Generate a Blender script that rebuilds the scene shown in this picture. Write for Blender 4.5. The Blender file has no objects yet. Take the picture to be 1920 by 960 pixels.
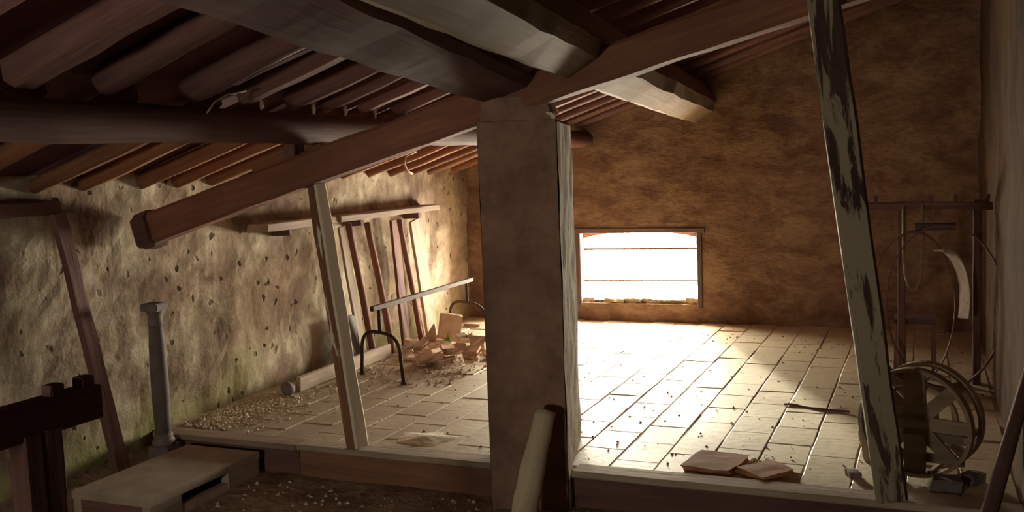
import bpy, bmesh, math, random
from mathutils import Vector, Matrix, noise

random.seed(11)
S = bpy.context.scene
COL = S.collection

# ------------------------------------------------------------------ camera
# frame 1920 x 960, focal length 1800 px; X = along the back wall, Y = into the room, Z = 0 on the tiled raised floor
F, CX, CY = 1800.0, 960.0, 480.0
YAW, PITCH, ROLL = math.radians(23.5), math.radians(-5.3), math.radians(-2.2)
EYE = Vector((0, 0, 1.4))
_f = Vector((-math.sin(YAW) * math.cos(PITCH), math.cos(YAW) * math.cos(PITCH), math.sin(PITCH)))
_r0 = Vector((math.cos(YAW), math.sin(YAW), 0))
_u0 = _r0.cross(_f)
_r = math.cos(ROLL) * _r0 + math.sin(ROLL) * _u0
_u = -math.sin(ROLL) * _r0 + math.cos(ROLL) * _u0
cam_d = bpy.data.cameras.new('camera')
cam_d.sensor_width = 36.0
cam_d.lens = 36.0 * F / 1920.0
cam_d.clip_start = 0.05
cam = bpy.data.objects.new('camera', cam_d)
COL.objects.link(cam)
cam.matrix_world = Matrix(((_r.x, _u.x, -_f.x, EYE.x), (_r.y, _u.y, -_f.y, EYE.y), (_r.z, _u.z, -_f.z, EYE.z), (0, 0, 0, 1)))
S.camera = cam


def on(ax, val, px, py):
    """point where the line of sight through a photo pixel meets the plane axis = val"""
    d = _f + _r * ((px - CX) / F) - _u * ((py - CY) / F)
    t = (val - EYE[ax]) / d[ax]
    return EYE + d * t


# ------------------------------------------------------------------ world, sun, exposure
W = bpy.data.worlds.new('sky')
S.world = W
W.use_nodes = True
bg = W.node_tree.nodes['Background']
bg.inputs[0].default_value = (1.0, 0.905, 0.70, 1)
bg.inputs[1].default_value = 128.0
sun_d = bpy.data.lights.new('sun', 'SUN')
sun_d.energy = 9.0
sun_d.color = (1.0, 0.92, 0.72)
sun_d.angle = math.radians(3.5)
sun = bpy.data.objects.new('sun', sun_d)
COL.objects.link(sun)
sun.location = (-2, 14, 4)
sun.rotation_euler = Vector((0.44, -0.90, -0.175)).to_track_quat('-Z', 'Y').to_euler()
vs = S.view_settings
vs.view_transform = 'Standard'
vs.look = 'None'
vs.gamma = 1.0
vs.use_curve_mapping = False
vs.exposure = 0.0
S.cycles.use_denoising = True
S.cycles.max_bounces = 10
S.cycles.diffuse_bounces = 8
S.cycles.sample_clamp_indirect = 12.0


def portal(name, loc, direction, w, h):
    d = bpy.data.lights.new(name, 'AREA')
    d.shape = 'RECTANGLE'
    d.size, d.size_y = w, h
    d.cycles.is_portal = True
    o = bpy.data.objects.new(name, d)
    COL.objects.link(o)
    o.location = loc
    o.rotation_euler = Vector(direction).to_track_quat('-Z', 'Y').to_euler()


XL, XR, YB, YF, YP = -4.0, 0.36, 8.13, -1.9, 4.0     # walls, partition line
ZLOW = -0.14                                          # lower floor
W1 = (-2.90, -1.77, 0.155, 0.815)                     # window seen beside the pillar: x0, x1, z0, z1
W2 = (-3.64, -3.02, 0.155, 0.815)                     # its twin, hidden by the pillar
W_FILL = (-2.08, -1.68, 0.72, 1.12)                       # small opening added behind the camera as fill light
for i, w in enumerate((W1, W2)):
    portal('portal', ((w[0] + w[1]) / 2, YB + 0.40, (w[2] + w[3]) / 2), (0, -1, 0), w[1] - w[0], w[3] - w[2])
portal('portal', ((W_FILL[0] + W_FILL[1]) / 2, YF - 0.32, (W_FILL[2] + W_FILL[3]) / 2), (0, 1, 0), W_FILL[1] - W_FILL[0], W_FILL[3] - W_FILL[2])


def zraft(x):
    """underside of the rafters"""
    return 1.735 + 0.315 * (x + 2.77)


# ------------------------------------------------------------------ materials
def nt(name):
    m = bpy.data.materials.new(name)
    m.use_nodes = True
    t = m.node_tree
    b = t.nodes['Principled BSDF']
    return m, t, b


def nd(t, kind, **kw):
    n = t.nodes.new(kind)
    for k, v in kw.items():
        if k in n.inputs:
            n.inputs[k].default_value = v
        else:
            setattr(n, k, v)
    return n


def ramp(t, fac, stops):
    n = t.nodes.new('ShaderNodeValToRGB')
    e = n.color_ramp.elements
    while len(e) < len(stops):
        e.new(0.5)
    for k, (p, c) in enumerate(stops):
        e[k].position = p
        e[k].color = (c[0], c[1], c[2], 1) if hasattr(c, '__len__') else (c, c, c, 1)
    t.links.new(fac, n.inputs[0])
    return n.outputs[0]


def mix(t, fac, a, b, mode='MIX'):
    n = t.nodes.new('ShaderNodeMix')
    n.data_type = 'RGBA'
    n.blend_type = mode
    for sock, v in ((n.inputs[0], fac), (n.inputs[6], a), (n.inputs[7], b)):
        if isinstance(v, bpy.types.NodeSocket):
            t.links.new(v, sock)
        elif hasattr(v, '__len__'):
            sock.default_value = (v[0], v[1], v[2], 1)
        else:
            sock.default_value = v
    return n.outputs[2]


def tex(t, coord, scale, detail=4, rough=0.55, vec=None, dist=0.0, loc=(0, 0, 0)):
    tc = t.nodes.new('ShaderNodeTexCoord')
    mp = t.nodes.new('ShaderNodeMapping')
    mp.inputs['Scale'].default_value = vec or (1, 1, 1)
    mp.inputs['Location'].default_value = loc
    src = tc.outputs[coord]
    t.links.new(src, mp.inputs[0])
    n = nd(t, 'ShaderNodeTexNoise', Scale=scale, Detail=detail, Roughness=rough, Distortion=dist)
    t.links.new(mp.outputs[0], n.inputs['Vector'])
    return n.outputs[0], mp.outputs[0]


def bump(t, b, height, strength, distance):
    n = nd(t, 'ShaderNodeBump', Strength=strength, Distance=distance)
    t.links.new(height, n.inputs['Height'])
    if b.inputs['Normal'].is_linked:
        t.links.new(b.inputs['Normal'].links[0].from_socket, n.inputs['Normal'])
    t.links.new(n.outputs[0], b.inputs['Normal'])


def m_wood(name, dark, light, grain=1.0, rough=0.8, wash=None, wash_side=None, wash_amt=0.5, spec=0.25):
    """timber with the grain along the object's own X axis; wash = old paint or limewash left on it"""
    m, t, b = nt(name)
    g, _ = tex(t, 'Object', 6 * grain, 6, 0.62, (0.35, 6, 6), 0.6)
    big, _ = tex(t, 'Object', 2.2, 3, 0.5, (0.6, 2, 2))
    info = nd(t, 'ShaderNodeObjectInfo')
    c = ramp(t, g, [(0.28, dark), (0.72, light)])
    c = mix(t, ramp(t, big, [(0.35, 0.0), (0.7, 0.6)]), c, [k * 0.6 for k in dark])
    hv = nd(t, 'ShaderNodeHueSaturation', Saturation=1.0)
    mr = nd(t, 'ShaderNodeMapRange')
    mr.inputs[3].default_value, mr.inputs[4].default_value = 0.75, 1.25
    t.links.new(info.outputs['Random'], mr.inputs[0])
    t.links.new(mr.outputs[0], hv.inputs['Value'])
    t.links.new(c, hv.inputs['Color'])
    c = hv.outputs[0]
    if wash:
        wn, _ = tex(t, 'Object', 7, 5, 0.6, (0.45, 2.2, 2.2), 0.5)
        if wash_side is not None:
            geo = nd(t, 'ShaderNodeNewGeometry')
            tr = nd(t, 'ShaderNodeVectorTransform', vector_type='NORMAL', convert_from='WORLD', convert_to='OBJECT')
            t.links.new(geo.outputs['True Normal'], tr.inputs[0])
            dp = nd(t, 'ShaderNodeVectorMath', operation='DOT_PRODUCT')
            dp.inputs[1].default_value = wash_side
            t.links.new(tr.outputs[0], dp.inputs[0])
            ad = nd(t, 'ShaderNodeMath', operation='MULTIPLY_ADD')
            t.links.new(dp.outputs['Value'], ad.inputs[0])
            ad.inputs[1].default_value = 0.5
            t.links.new(wn, ad.inputs[2])
            wn = ad.outputs[0]
        fac = ramp(t, wn, [(1 - wash_amt - 0.025, 0.0), (1 - wash_amt + 0.025, 1.0)])
        c = mix(t, fac, c, wash)
        bump(t, b, fac, 0.5, 0.003)
    t.links.new(c, b.inputs['Base Color'])
    bump(t, b, g, 0.55, 0.006)
    b.inputs['Roughness'].default_value = rough
    b.inputs['Specular IOR Level'].default_value = spec
    return m


def m_plaster(name, cols, scale=2.0, pits=None, algae=None, streak=None, bumpd=0.012, vec=None):
    m, t, b = nt(name)
    n1, _ = tex(t, 'Object', scale, 6, 0.62, vec, 0.4)
    n2, _ = tex(t, 'Object', scale * 5, 5, 0.65, vec)
    n3, _ = tex(t, 'Object', scale * 0.5, 3, 0.5, None, 0.3, (7, 3, 1))
    c = ramp(t, n1, [(0.37, cols[0]), (0.5, cols[1]), (0.63, cols[2])])
    c = mix(t, ramp(t, n3, [(0.45, 0.0), (0.65, 0.55)]), c, cols[3])
    c = mix(t, 0.55, c, mix(t, 1.0, c, ramp(t, n2, [(0.3, (0.55, 0.52, 0.5)), (0.7, (1.15, 1.15, 1.15))]), 'MULTIPLY'))
    if streak:
        n4, _ = tex(t, 'Object', 2.2, 5, 0.6, (3.0, 3.0, 0.45), 0.6, (3, 9, 2))
        c = mix(t, ramp(t, n4, [(0.56, 0.0), (0.72, 0.8)]), c, streak)
    if algae:
        sp = nd(t, 'ShaderNodeSeparateXYZ')
        tc = nd(t, 'ShaderNodeTexCoord')
        t.links.new(tc.outputs['Object'], sp.inputs[0])
        ad = nd(t, 'ShaderNodeMath', operation='MULTIPLY_ADD')
        t.links.new(sp.outputs[2], ad.inputs[0])
        ad.inputs[1].default_value = -0.75
        t.links.new(n3, ad.inputs[2])
        c = mix(t, ramp(t, ad.outputs[0], [(0.28, 0.0), (0.55, 0.75)]), c, algae)
    if pits:
        v = nd(t, 'ShaderNodeTexVoronoi', Scale=pits)
        _, mp = tex(t, 'Object', 1, 1)
        nn = nd(t, 'ShaderNodeTexNoise', Scale=14.0, Detail=3.0)
        vm = nd(t, 'ShaderNodeVectorMath', operation='MULTIPLY_ADD')
        t.links.new(nn.outputs[1], vm.inputs[0])
        vm.inputs[1].default_value = (0.09, 0.09, 0.09)
        t.links.new(mp, vm.inputs[2])
        t.links.new(mp, nn.inputs['Vector'])
        t.links.new(vm.outputs[0], v.inputs['Vector'])
        pm = ramp(t, v.outputs['Distance'], [(0.10, 1.0), (0.19, 0.0)])
        gate = ramp(t, n3, [(0.36, 0.0), (0.52, 1.0)])
        pm = mix(t, 1.0, pm, gate, 'MULTIPLY')
        c = mix(t, pm, c, [k * 0.3 for k in cols[0]])
        inv = nd(t, 'ShaderNodeMath', operation='SUBTRACT')
        inv.inputs[0].default_value = 1.0
        t.links.new(pm, inv.inputs[1])
        bump(t, b, inv.outputs[0], 0.8, 0.012)
    t.links.new(c, b.inputs['Base Color'])
    bump(t, b, n1, 0.7, bumpd * 2)
    bump(t, b, n2, 0.7, bumpd)
    b.inputs['Roughness'].default_value = 0.95
    b.inputs['Specular IOR Level'].default_value = 0.1
    return m


def m_plain(name, a, bcol, scale=8.0, rough=0.85, metal=0.0, bumps=0.004, var=0.2, spec=0.3):
    m, t, b = nt(name)
    n1, _ = tex(t, 'Object', scale, 5, 0.6)
    info = nd(t, 'ShaderNodeObjectInfo')
    c = ramp(t, n1, [(0.3, a), (0.7, bcol)])
    hv = nd(t, 'ShaderNodeHueSaturation')
    mr = nd(t, 'ShaderNodeMapRange')
    mr.inputs[3].default_value, mr.inputs[4].default_value = 1 - var, 1 + var
    t.links.new(info.outputs['Random'], mr.inputs[0])
    t.links.new(mr.outputs[0], hv.inputs['Value'])
    t.links.new(c, hv.inputs['Color'])
    t.links.new(hv.outputs[0], b.inputs['Base Color'])
    bump(t, b, n1, 0.6, bumps)
    b.inputs['Roughness'].default_value = rough
    b.inputs['Metallic'].default_value = metal
    b.inputs['Specular IOR Level'].default_value = spec
    return m


def m_tile():
    m, t, b = nt('dusty_terracotta')
    tc = nd(t, 'ShaderNodeTexCoord')
    geo = nd(t, 'ShaderNodeNewGeometry')
    info = nd(t, 'ShaderNodeObjectInfo')

    def wn(scale, detail, vec=None):
        n = nd(t, 'ShaderNodeTexNoise', Scale=scale, Detail=detail, Roughness=0.6)
        t.links.new(geo.outputs['Position'], n.inputs['Vector'])
        return n.outputs[0]
    dust = wn(1.6, 5)
    fine = wn(22, 4)
    clay = ramp(t, info.outputs['Random'], [(0.0, (0.46, 0.33, 0.21)), (0.5, (0.56, 0.44, 0.29)), (1.0, (0.64, 0.54, 0.37))])
    c = mix(t, ramp(t, dust, [(0.3, 0.35), (0.62, 0.95)]), clay, (0.64, 0.565, 0.385))
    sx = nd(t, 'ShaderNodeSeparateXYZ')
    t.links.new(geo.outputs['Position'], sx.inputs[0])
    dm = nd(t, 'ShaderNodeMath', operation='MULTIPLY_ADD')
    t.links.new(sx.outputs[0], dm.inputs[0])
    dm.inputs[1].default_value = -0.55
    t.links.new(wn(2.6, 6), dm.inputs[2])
    # tiles turn darker and browner towards the left wall
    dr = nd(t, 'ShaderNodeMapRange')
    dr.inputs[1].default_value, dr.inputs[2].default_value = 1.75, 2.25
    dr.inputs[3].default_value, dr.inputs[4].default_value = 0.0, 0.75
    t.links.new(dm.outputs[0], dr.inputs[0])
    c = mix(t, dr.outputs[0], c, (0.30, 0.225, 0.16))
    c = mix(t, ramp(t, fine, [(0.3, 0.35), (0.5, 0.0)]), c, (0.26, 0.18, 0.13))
    t.links.new(c, b.inputs['Base Color'])
    bump(t, b, fine, 0.5, 0.004)
    bump(t, b, dust, 0.4, 0.01)
    b.inputs['Roughness'].default_value = 0.56
    b.inputs['Specular IOR Level'].default_value = 0.5
    return m


M = {}
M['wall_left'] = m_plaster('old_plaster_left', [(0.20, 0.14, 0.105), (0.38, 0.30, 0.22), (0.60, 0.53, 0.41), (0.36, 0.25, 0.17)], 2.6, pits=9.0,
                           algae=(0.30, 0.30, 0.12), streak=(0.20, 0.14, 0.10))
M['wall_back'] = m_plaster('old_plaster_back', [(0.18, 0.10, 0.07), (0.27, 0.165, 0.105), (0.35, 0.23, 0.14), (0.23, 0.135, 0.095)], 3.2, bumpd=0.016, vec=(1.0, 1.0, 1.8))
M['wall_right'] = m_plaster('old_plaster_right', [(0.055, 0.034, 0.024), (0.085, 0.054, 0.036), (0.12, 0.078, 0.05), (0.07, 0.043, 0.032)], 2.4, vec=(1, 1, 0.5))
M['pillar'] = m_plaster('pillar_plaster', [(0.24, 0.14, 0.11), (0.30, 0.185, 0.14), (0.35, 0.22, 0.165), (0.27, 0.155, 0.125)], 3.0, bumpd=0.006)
M['limewash'] = m_plaster('pillar_limewash_lit', [(0.80, 0.75, 0.62), (0.90, 0.87, 0.76), (0.94, 0.92, 0.84), (0.82, 0.77, 0.65)], 4.0, bumpd=0.01, pits=9.0)  # limewash whitened further, so the colour carries light on the right face
M['earth'] = m_plaster('earth', [(0.24, 0.17, 0.125), (0.38, 0.29, 0.21), (0.48, 0.39, 0.29), (0.28, 0.20, 0.15)], 3.0, bumpd=0.03)
M['bed'] = m_plain('mortar_bed', (0.36, 0.29, 0.21), (0.50, 0.42, 0.30), 12)
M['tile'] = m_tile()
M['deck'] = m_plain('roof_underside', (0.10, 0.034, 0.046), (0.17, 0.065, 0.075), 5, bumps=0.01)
M['rafter'] = m_wood('rafter_wood', (0.16, 0.07, 0.072), (0.33, 0.18, 0.15))
M['dark_wood'] = m_wood('dark_aged_wood', (0.12, 0.058, 0.056), (0.24, 0.13, 0.11))
M['log'] = m_wood('big_log_wood', (0.17, 0.078, 0.085), (0.31, 0.17, 0.165), 0.7)
M['pale_log'] = m_wood('pale_log_wood', (0.30, 0.20, 0.14), (0.50, 0.37, 0.26), 0.6)
M['red_wood'] = m_wood('red_brown_wood', (0.20, 0.085, 0.045), (0.40, 0.19, 0.10))
M['beam'] = m_wood('beam_wood', (0.20, 0.082, 0.052), (0.37, 0.172, 0.11), 0.8)
M['grey_wood'] = m_wood('grey_wood', (0.24, 0.17, 0.13), (0.44, 0.34, 0.26))
M['prop'] = m_wood('barked_pale_wood', (0.58, 0.46, 0.33), (0.80, 0.68, 0.51), 0.6)
M['post_left'] = m_wood('limewashed_post', (0.22, 0.10, 0.06), (0.40, 0.20, 0.12), 1, 0.85, (0.80, 0.71, 0.56), (0.0, -0.99, 0.1), 0.30)
M['post_right'] = m_wood('peeling_post', (0.07, 0.04, 0.035), (0.15, 0.085, 0.07), 1, 0.8, (0.36, 0.30, 0.215), (0.0, .5, .5), 0.27)
M['sill_pale'] = m_wood('worn_sill', (0.34, 0.26, 0.20), (0.56, 0.46, 0.35), 0.8)
M['sill_red'] = m_wood('sill_red', (0.24, 0.11, 0.07), (0.42, 0.22, 0.14), 0.8)
M['bent_wood'] = m_wood('bent_hoop_wood', (0.20, 0.14, 0.10), (0.40, 0.31, 0.22))
M['iron'] = m_plain('rusty_iron', (0.035, 0.022, 0.018), (0.085, 0.05, 0.035), 30, 0.75, 0.0, 0.001, spec=.15)
M['stone'] = m_plain('grey_stone', (0.12, 0.095, 0.095), (0.22, 0.175, 0.165), 9, 0.8)
M['slab'] = m_plain('box_slab', (0.36, 0.29, 0.23), (0.52, 0.43, 0.34), 6, 0.85, bumps=0.003)
M['terracotta'] = m_plain('broken_terracotta', (0.42, 0.27, 0.19), (0.60, 0.44, 0.32), 14, 0.85, var=0.25)
M['terracotta_red'] = m_plain('raw_terracotta', (0.34, 0.14, 0.07), (0.50, 0.26, 0.13), 14, 0.85)
M['crumb'] = m_plain('plaster_crumb', (0.48, 0.40, 0.28), (0.72, 0.64, 0.48), 30, 0.9)
M['dust_pale'] = m_plain('pale_dust', (0.55, 0.48, 0.33), (0.72, 0.65, 0.48), 30, 0.9)
M['leaf'] = m_plain('weed_leaf', (0.16, 0.24, 0.04), (0.34, 0.40, 0.08), 10, 0.6)
M['rope'] = m_plain('old_rope', (0.22, 0.16, 0.10), (0.38, 0.29, 0.20), 60, 0.9)
M['leather'] = m_plain('dark_leather', (0.045, 0.03, 0.03), (0.10, 0.06, 0.05), 20, 0.55)
M['frame'] = m_wood('window_frame_wood', (0.14, 0.09, 0.08), (0.24, 0.16, 0.13))
M['rubble'] = m_plain('sill_rubble', (0.40, 0.30, 0.18), (0.62, 0.50, 0.32), 12, 0.95, bumps=0.01)


# ------------------------------------------------------------------ object helpers
def tag(o, label=None, cat=None, group=None, kind=None):
    if label:
        o['label'] = label
    if cat:
        o['category'] = cat
    if group:
        o['group'] = group
    if kind:
        o['kind'] = kind
    return o


def link(name, me, mat, parent=None, mw=None, smooth=False):
    if mat is not None and not me.materials:
        me.materials.append(mat)
    if smooth:
        for p in me.polygons:
            p.use_smooth = True
    o = bpy.data.objects.new(name, me)
    COL.objects.link(o)
    if mw is not None:
        o.matrix_world = mw
    if parent is not None:
        o.parent = parent
        o.matrix_parent_inverse = parent_world(parent).inverted()
    return o


def parent_world(p):
    m = p.matrix_basis.copy()
    if p.parent:
        m = parent_world(p.parent) @ p.matrix_parent_inverse @ m
    return m


def thing(name, loc, label, cat, group=None):
    o = bpy.data.objects.new(name, None)
    o.empty_display_size = 0.05
    COL.objects.link(o)
    o.matrix_world = Matrix.Translation(Vector(loc))
    tag(o, label, cat, group)
    return o


def mesh(name, verts, faces):
    me = bpy.data.meshes.new(name)
    me.from_pydata([tuple(v) for v in verts], [], faces)
    bm = bmesh.new()
    bm.from_mesh(me)
    bmesh.ops.recalc_face_normals(bm, faces=bm.faces)
    bm.to_mesh(me)
    bm.free()
    return me


def frame_of(p0, p1, up=(0, 0, 1), twist=0.0):
    """matrix with X from p0 to p1, Z as near to up as it can be"""
    p0, p1 = Vector(p0), Vector(p1)
    x = (p1 - p0).normalized()
    z = Vector(up)
    z = (z - x * z.dot(x)).normalized()
    y = z.cross(x)
    if twist:
        R = Matrix.Rotation(twist, 3, x)
        y, z = R @ y, R @ z
    return Matrix(((x.x, y.x, z.x, p0.x), (x.y, y.y, z.y, p0.y), (x.z, y.z, z.z, p0.z), (0, 0, 0, 1)))


def timber_mesh(L, w, h, w1=None, h1=None, seg=None, rough=0.006, bev=0.12, bend=0.0, seed=0.0, bendz=0.0):
    """hewn timber along +X: chamfered rectangle section, uneven faces, capped ends"""
    w1, h1 = w1 or w, h1 or h
    seg = seg or max(2, min(40, int(L / 0.09)))
    V, Fc = [], []
    for i in range(seg + 1):
        f = i / seg
        a, b = (w + (w1 - w) * f) / 2, (h + (h1 - h) * f) / 2
        c = bev * min(a, b) * 2
        ring = [(a, b - c), (a - c, b), (-a + c, b), (-a, b - c), (-a, -b + c), (-a + c, -b), (a - c, -b), (a, -b + c)]
        sag = math.sin(math.pi * f)
        for y, z in ring:
            n = noise.noise_vector(Vector((f * L * 4 + seed, y * 9 + seed * 1.7, z * 9)))
            V.append((f * L + (n.x * rough if 0 < i < seg else n.x * rough * 1.5), y + n.y * rough + bend * sag, z + n.z * rough + bendz * sag))
    for i in range(seg):
        for k in range(8):
            a, b = i * 8 + k, i * 8 + (k + 1) % 8
            Fc.append((a, b, b + 8, a + 8))
    Fc.append(tuple(range(7, -1, -1)))
    Fc.append(tuple(seg * 8 + k for k in range(8)))
    return mesh('timber', V, Fc)


def timber(name, p0, p1, w, h, mat, parent=None, up=(0, 0, 1), twist=0.0, **kw):
    me = timber_mesh((Vector(p1) - Vector(p0)).length, w, h, seed=random.random() * 50, **kw)
    return link(name, me, M[mat], parent, frame_of(p0, p1, up, twist))


def tube_mesh(pts, radii, n=10, rough=0.0, seed=0.0, flat=None):
    """round bar along a polyline; flat = (width factor, thickness factor)"""
    pts = [Vector(p) for p in pts]
    V, Fc = [], []
    ref = None
    for i, p in enumerate(pts):
        d = (pts[min(i + 1, len(pts) - 1)] - pts[max(i - 1, 0)]).normalized()
        if ref is None:
            ref = Vector((0, 0, 1)) if abs(d.z) < 0.9 else Vector((1, 0, 0))
        ref = (ref - d * ref.dot(d)).normalized()
        y = d.cross(ref)
        r = radii[i] if hasattr(radii, '__len__') else radii
        for k in range(n):
            a = 2 * math.pi * k / n
            rr = r
            if rough:
                rr *= 1 + rough * noise.noise(Vector((i * 0.45 + seed, math.cos(a) * 1.3, math.sin(a) * 1.3)))
            V.append(p + ref * (math.cos(a) * rr) + y * (math.sin(a) * rr))
    for i in range(len(pts) - 1):
        for k in range(n):
            a, b = i * n + k, i * n + (k + 1) % n
            Fc.append((a, b, b + n, a + n))
    Fc.append(tuple(range(n - 1, -1, -1)))
    Fc.append(tuple((len(pts) - 1) * n + k for k in range(n)))
    return mesh('tube', V, Fc)


def log(name, p0, p1, r0, r1, mat, parent=None, rough=0.25, bend=(0, 0), seg=None, n=14):
    p0, p1 = Vector(p0), Vector(p1)
    L = (p1 - p0).length
    seg = seg or max(4, int(L / 0.12))
    sd = random.random() * 50
    pts = [(L * i / seg, bend[0] * math.sin(math.pi * i / seg), bend[1] * math.sin(math.pi * i / seg)) for i in range(seg + 1)]
    me = tube_mesh(pts, [r0 + (r1 - r0) * i / seg for i in range(seg + 1)], n, rough, sd)
    return link(name, me, M[mat], parent, frame_of(p0, p1), True)


def tube(name, pts, r, mat, parent=None, n=8, rough=0.0):
    o0 = Vector(pts[0])
    me = tube_mesh([Vector(p) - o0 for p in pts], r, n, rough)
    return link(name, me, M[mat], parent, Matrix.Translation(o0), True)


def boxv(x0, x1, y0, y1, z0, z1):
    return [(x0, y0, z0), (x1, y0, z0), (x1, y1, z0), (x0, y1, z0), (x0, y0, z1), (x1, y0, z1), (x1, y1, z1), (x0, y1, z1)]


BF = [(0, 3, 2, 1), (4, 5, 6, 7), (0, 1, 5, 4), (1, 2, 6, 5), (2, 3, 7, 6), (3, 0, 4, 7)]


class MB:
    def __init__(s):
        s.v, s.f = [], []

    def add(s, v, f):
        k = len(s.v)
        s.v += [tuple(p) for p in v]
        s.f += [tuple(i + k for i in q) for q in f]

    def box(s, *a):
        s.add(boxv(*a), BF)

    def build(s, name, mat, parent=None, org=(0, 0, 0), smooth=False):
        o = Vector(org)
        return link(name, mesh(name, [Vector(p) - o for p in s.v], s.f), M[mat], parent, Matrix.Translation(o), smooth)


def lathe(prof, n=24):
    """prof: list of (radius, z)"""
    V, Fc = [], []
    for r, z in prof:
        for k in range(n):
            a = 2 * math.pi * k / n
            V.append((r * math.cos(a), r * math.sin(a), z))
    for i in range(len(prof) - 1):
        for k in range(n):
            a, b = i * n + k, i * n + (k + 1) % n
            Fc.append((a, b, b + n, a + n))
    Fc.append(tuple(range(n - 1, -1, -1)))
    Fc.append(tuple((len(prof) - 1) * n + k for k in range(n)))
    return mesh('lathe', V, Fc)


def rough_block(sx, sy, sz, chip=0.15, seed=0, cuts=1):
    """a broken tile or stone: subdivided box with knocked corners, base at z = 0"""
    rnd = random.Random(seed)
    bm = bmesh.new()
    bmesh.ops.create_cube(bm, size=1.0)
    bmesh.ops.subdivide_edges(bm, edges=bm.edges[:], cuts=cuts, use_grid_fill=True)
    for v in bm.verts:
        n = noise.noise_vector(v.co * 1.7 + Vector((seed * 3.1, 0, 0)))
        v.co.x = v.co.x * sx + n.x * chip * sx
        v.co.y = v.co.y * sy + n.y * chip * sy
        v.co.z = (v.co.z + 0.5) * sz + (n.z * chip * sz * 0.6 if v.co.z > 0 else 0)
    me = bpy.data.meshes.new('block')
    bm.to_mesh(me)
    bm.free()
    return me


def shard_mesh(r, th, seed):
    """flat broken piece: irregular polygon with thickness, base at z = 0"""
    rnd = random.Random(seed)
    n = rnd.randint(4, 6)
    ang = sorted((k + rnd.uniform(-0.3, 0.3)) * 2 * math.pi / n for k in range(n))
    pts = [(r * rnd.uniform(0.65, 1.1) * math.cos(a), r * rnd.uniform(0.65, 1.1) * math.sin(a)) for a in ang]
    V = [(x, y, 0) for x, y in pts] + [(x * 0.97, y * 0.97, th) for x, y in pts]
    Fc = [tuple(range(n - 1, -1, -1)), tuple(range(n, 2 * n))] + [(k, (k + 1) % n, (k + 1) % n + n, k + n) for k in range(n)]
    return mesh('shard', V, Fc)


def crumbs(name, spots, mat, label, cat, zf, size=(0.004, 0.014)):
    """uncountable small bits lying on a floor: spots = list of (x, y)"""
    mb = MB()
    for x, y in spots:
        s = random.uniform(*size)
        a = random.uniform(0, 6.3)
        z = zf(x, y)
        P = []
        for k in range(4):
            q = a + k * math.pi / 2 + random.uniform(-0.4, 0.4)
            rr = s * random.uniform(0.7, 1.3)
            P.append((x + rr * math.cos(q), y + rr * math.sin(q), z - 0.001))
        top = (x + random.uniform(-.3, .3) * s, y + random.uniform(-.3, .3) * s, z + s * random.uniform(0.5, 1.0))
        mb.add(P + [top], [(3, 2, 1, 0), (0, 1, 4), (1, 2, 4), (2, 3, 4), (3, 0, 4)])
    o = mb.build(name, mat, org=(spots[0][0], spots[0][1], zf(*spots[0])))
    return tag(o, label, cat, kind='stuff')


# ------------------------------------------------------------------ walls
def wall_grid(axis, pos, u0, u1, z0, ztop, step, amp, holes, sgn, seed=0.0, fine=0.4):
    """uneven plaster face; axis 0: plane X = pos with u = Y; axis 1: plane Y = pos with u = X; ztop(u)"""
    us = set([u0, u1])
    k = int((u1 - u0) / step)
    for i in range(k + 1):
        us.add(u0 + (u1 - u0) * i / k)
    for h in holes:
        us = {u for u in us if min(abs(u - h[0]), abs(u - h[1])) > step * 0.3} | {h[0], h[1]}
    us = sorted(us)
    zmax = max(ztop(u0), ztop(u1))
    zs = set([z0])
    k = int((zmax - z0) / step) + 1
    for i in range(k + 1):
        zs.add(z0 + (zmax - z0) * i / k)
    for h in holes:
        zs = {z for z in zs if min(abs(z - h[2]), abs(z - h[3])) > step * 0.3} | {h[2], h[3]}
    zs = sorted(zs)
    V, Fc, idx = [], [], {}

    def near_edge(u, z):
        for h in holes:
            if h[0] - 1e-4 <= u <= h[1] + 1e-4 and h[2] - 1e-4 <= z <= h[3] + 1e-4:
                return True
        return False
    for i, u in enumerate(us):
        for j, z in enumerate(zs):
            q = Vector((u * 1.3 + seed, z * 1.9, seed))
            d = noise.noise(q) * amp + noise.noise(q * 4.3) * amp * fine + noise.noise(q * 9.7) * amp * fine * 0.4
            if near_edge(u, z):
                d = 0
            p = (pos + sgn * d, u, z) if axis == 0 else (u, pos + sgn * d, z)
            idx[i, j] = len(V)
            V.append(p)
    for i in range(len(us) - 1):
        uc = (us[i] + us[i + 1]) / 2
        for j in range(len(zs) - 1):
            zc = (zs[j] + zs[j + 1]) / 2
            if zs[j] > ztop(uc) + 0.15:
                continue
            if any(h[0] < uc < h[1] and h[2] < zc < h[3] for h in holes):
                continue
            Fc.append((idx[i, j], idx[i + 1, j], idx[i + 1, j + 1], idx[i, j + 1]))
    return V, Fc


def ztop_back(x):
    return zraft(x) + 0.14


def arch_layer(mb, y0, y1, openings, x0, x1, z0, z1):
    """masonry layer with openings that have a flat segmental arch on top: opening = (xa, xb, za, z spring, z crown)"""
    xs = x0
    for xa, xb, za, zs, zc in openings:
        mb.box(xs, xa, y0, y1, z0, z1)
        mb.box(xa, xb, y0, y1, z0, za)
        n = 10
        for i in range(n):
            fa, fb = i / n, (i + 1) / n
            pa, pb = xa + (xb - xa) * fa, xa + (xb - xa) * fb
            qa, qb = zs + (zc - zs) * math.sin(math.pi * fa) ** 0.7, zs + (zc - zs) * math.sin(math.pi * fb) ** 0.7
            mb.add([(pa, y0, qa), (pb, y0, qb), (pb, y1, qb), (pa, y1, qa), (pa, y0, z1), (pb, y0, z1), (pb, y1, z1), (pa, y1, z1)], BF)
        xs = xb
    mb.box(xs, x1, y0, y1, z0, z1)


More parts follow.
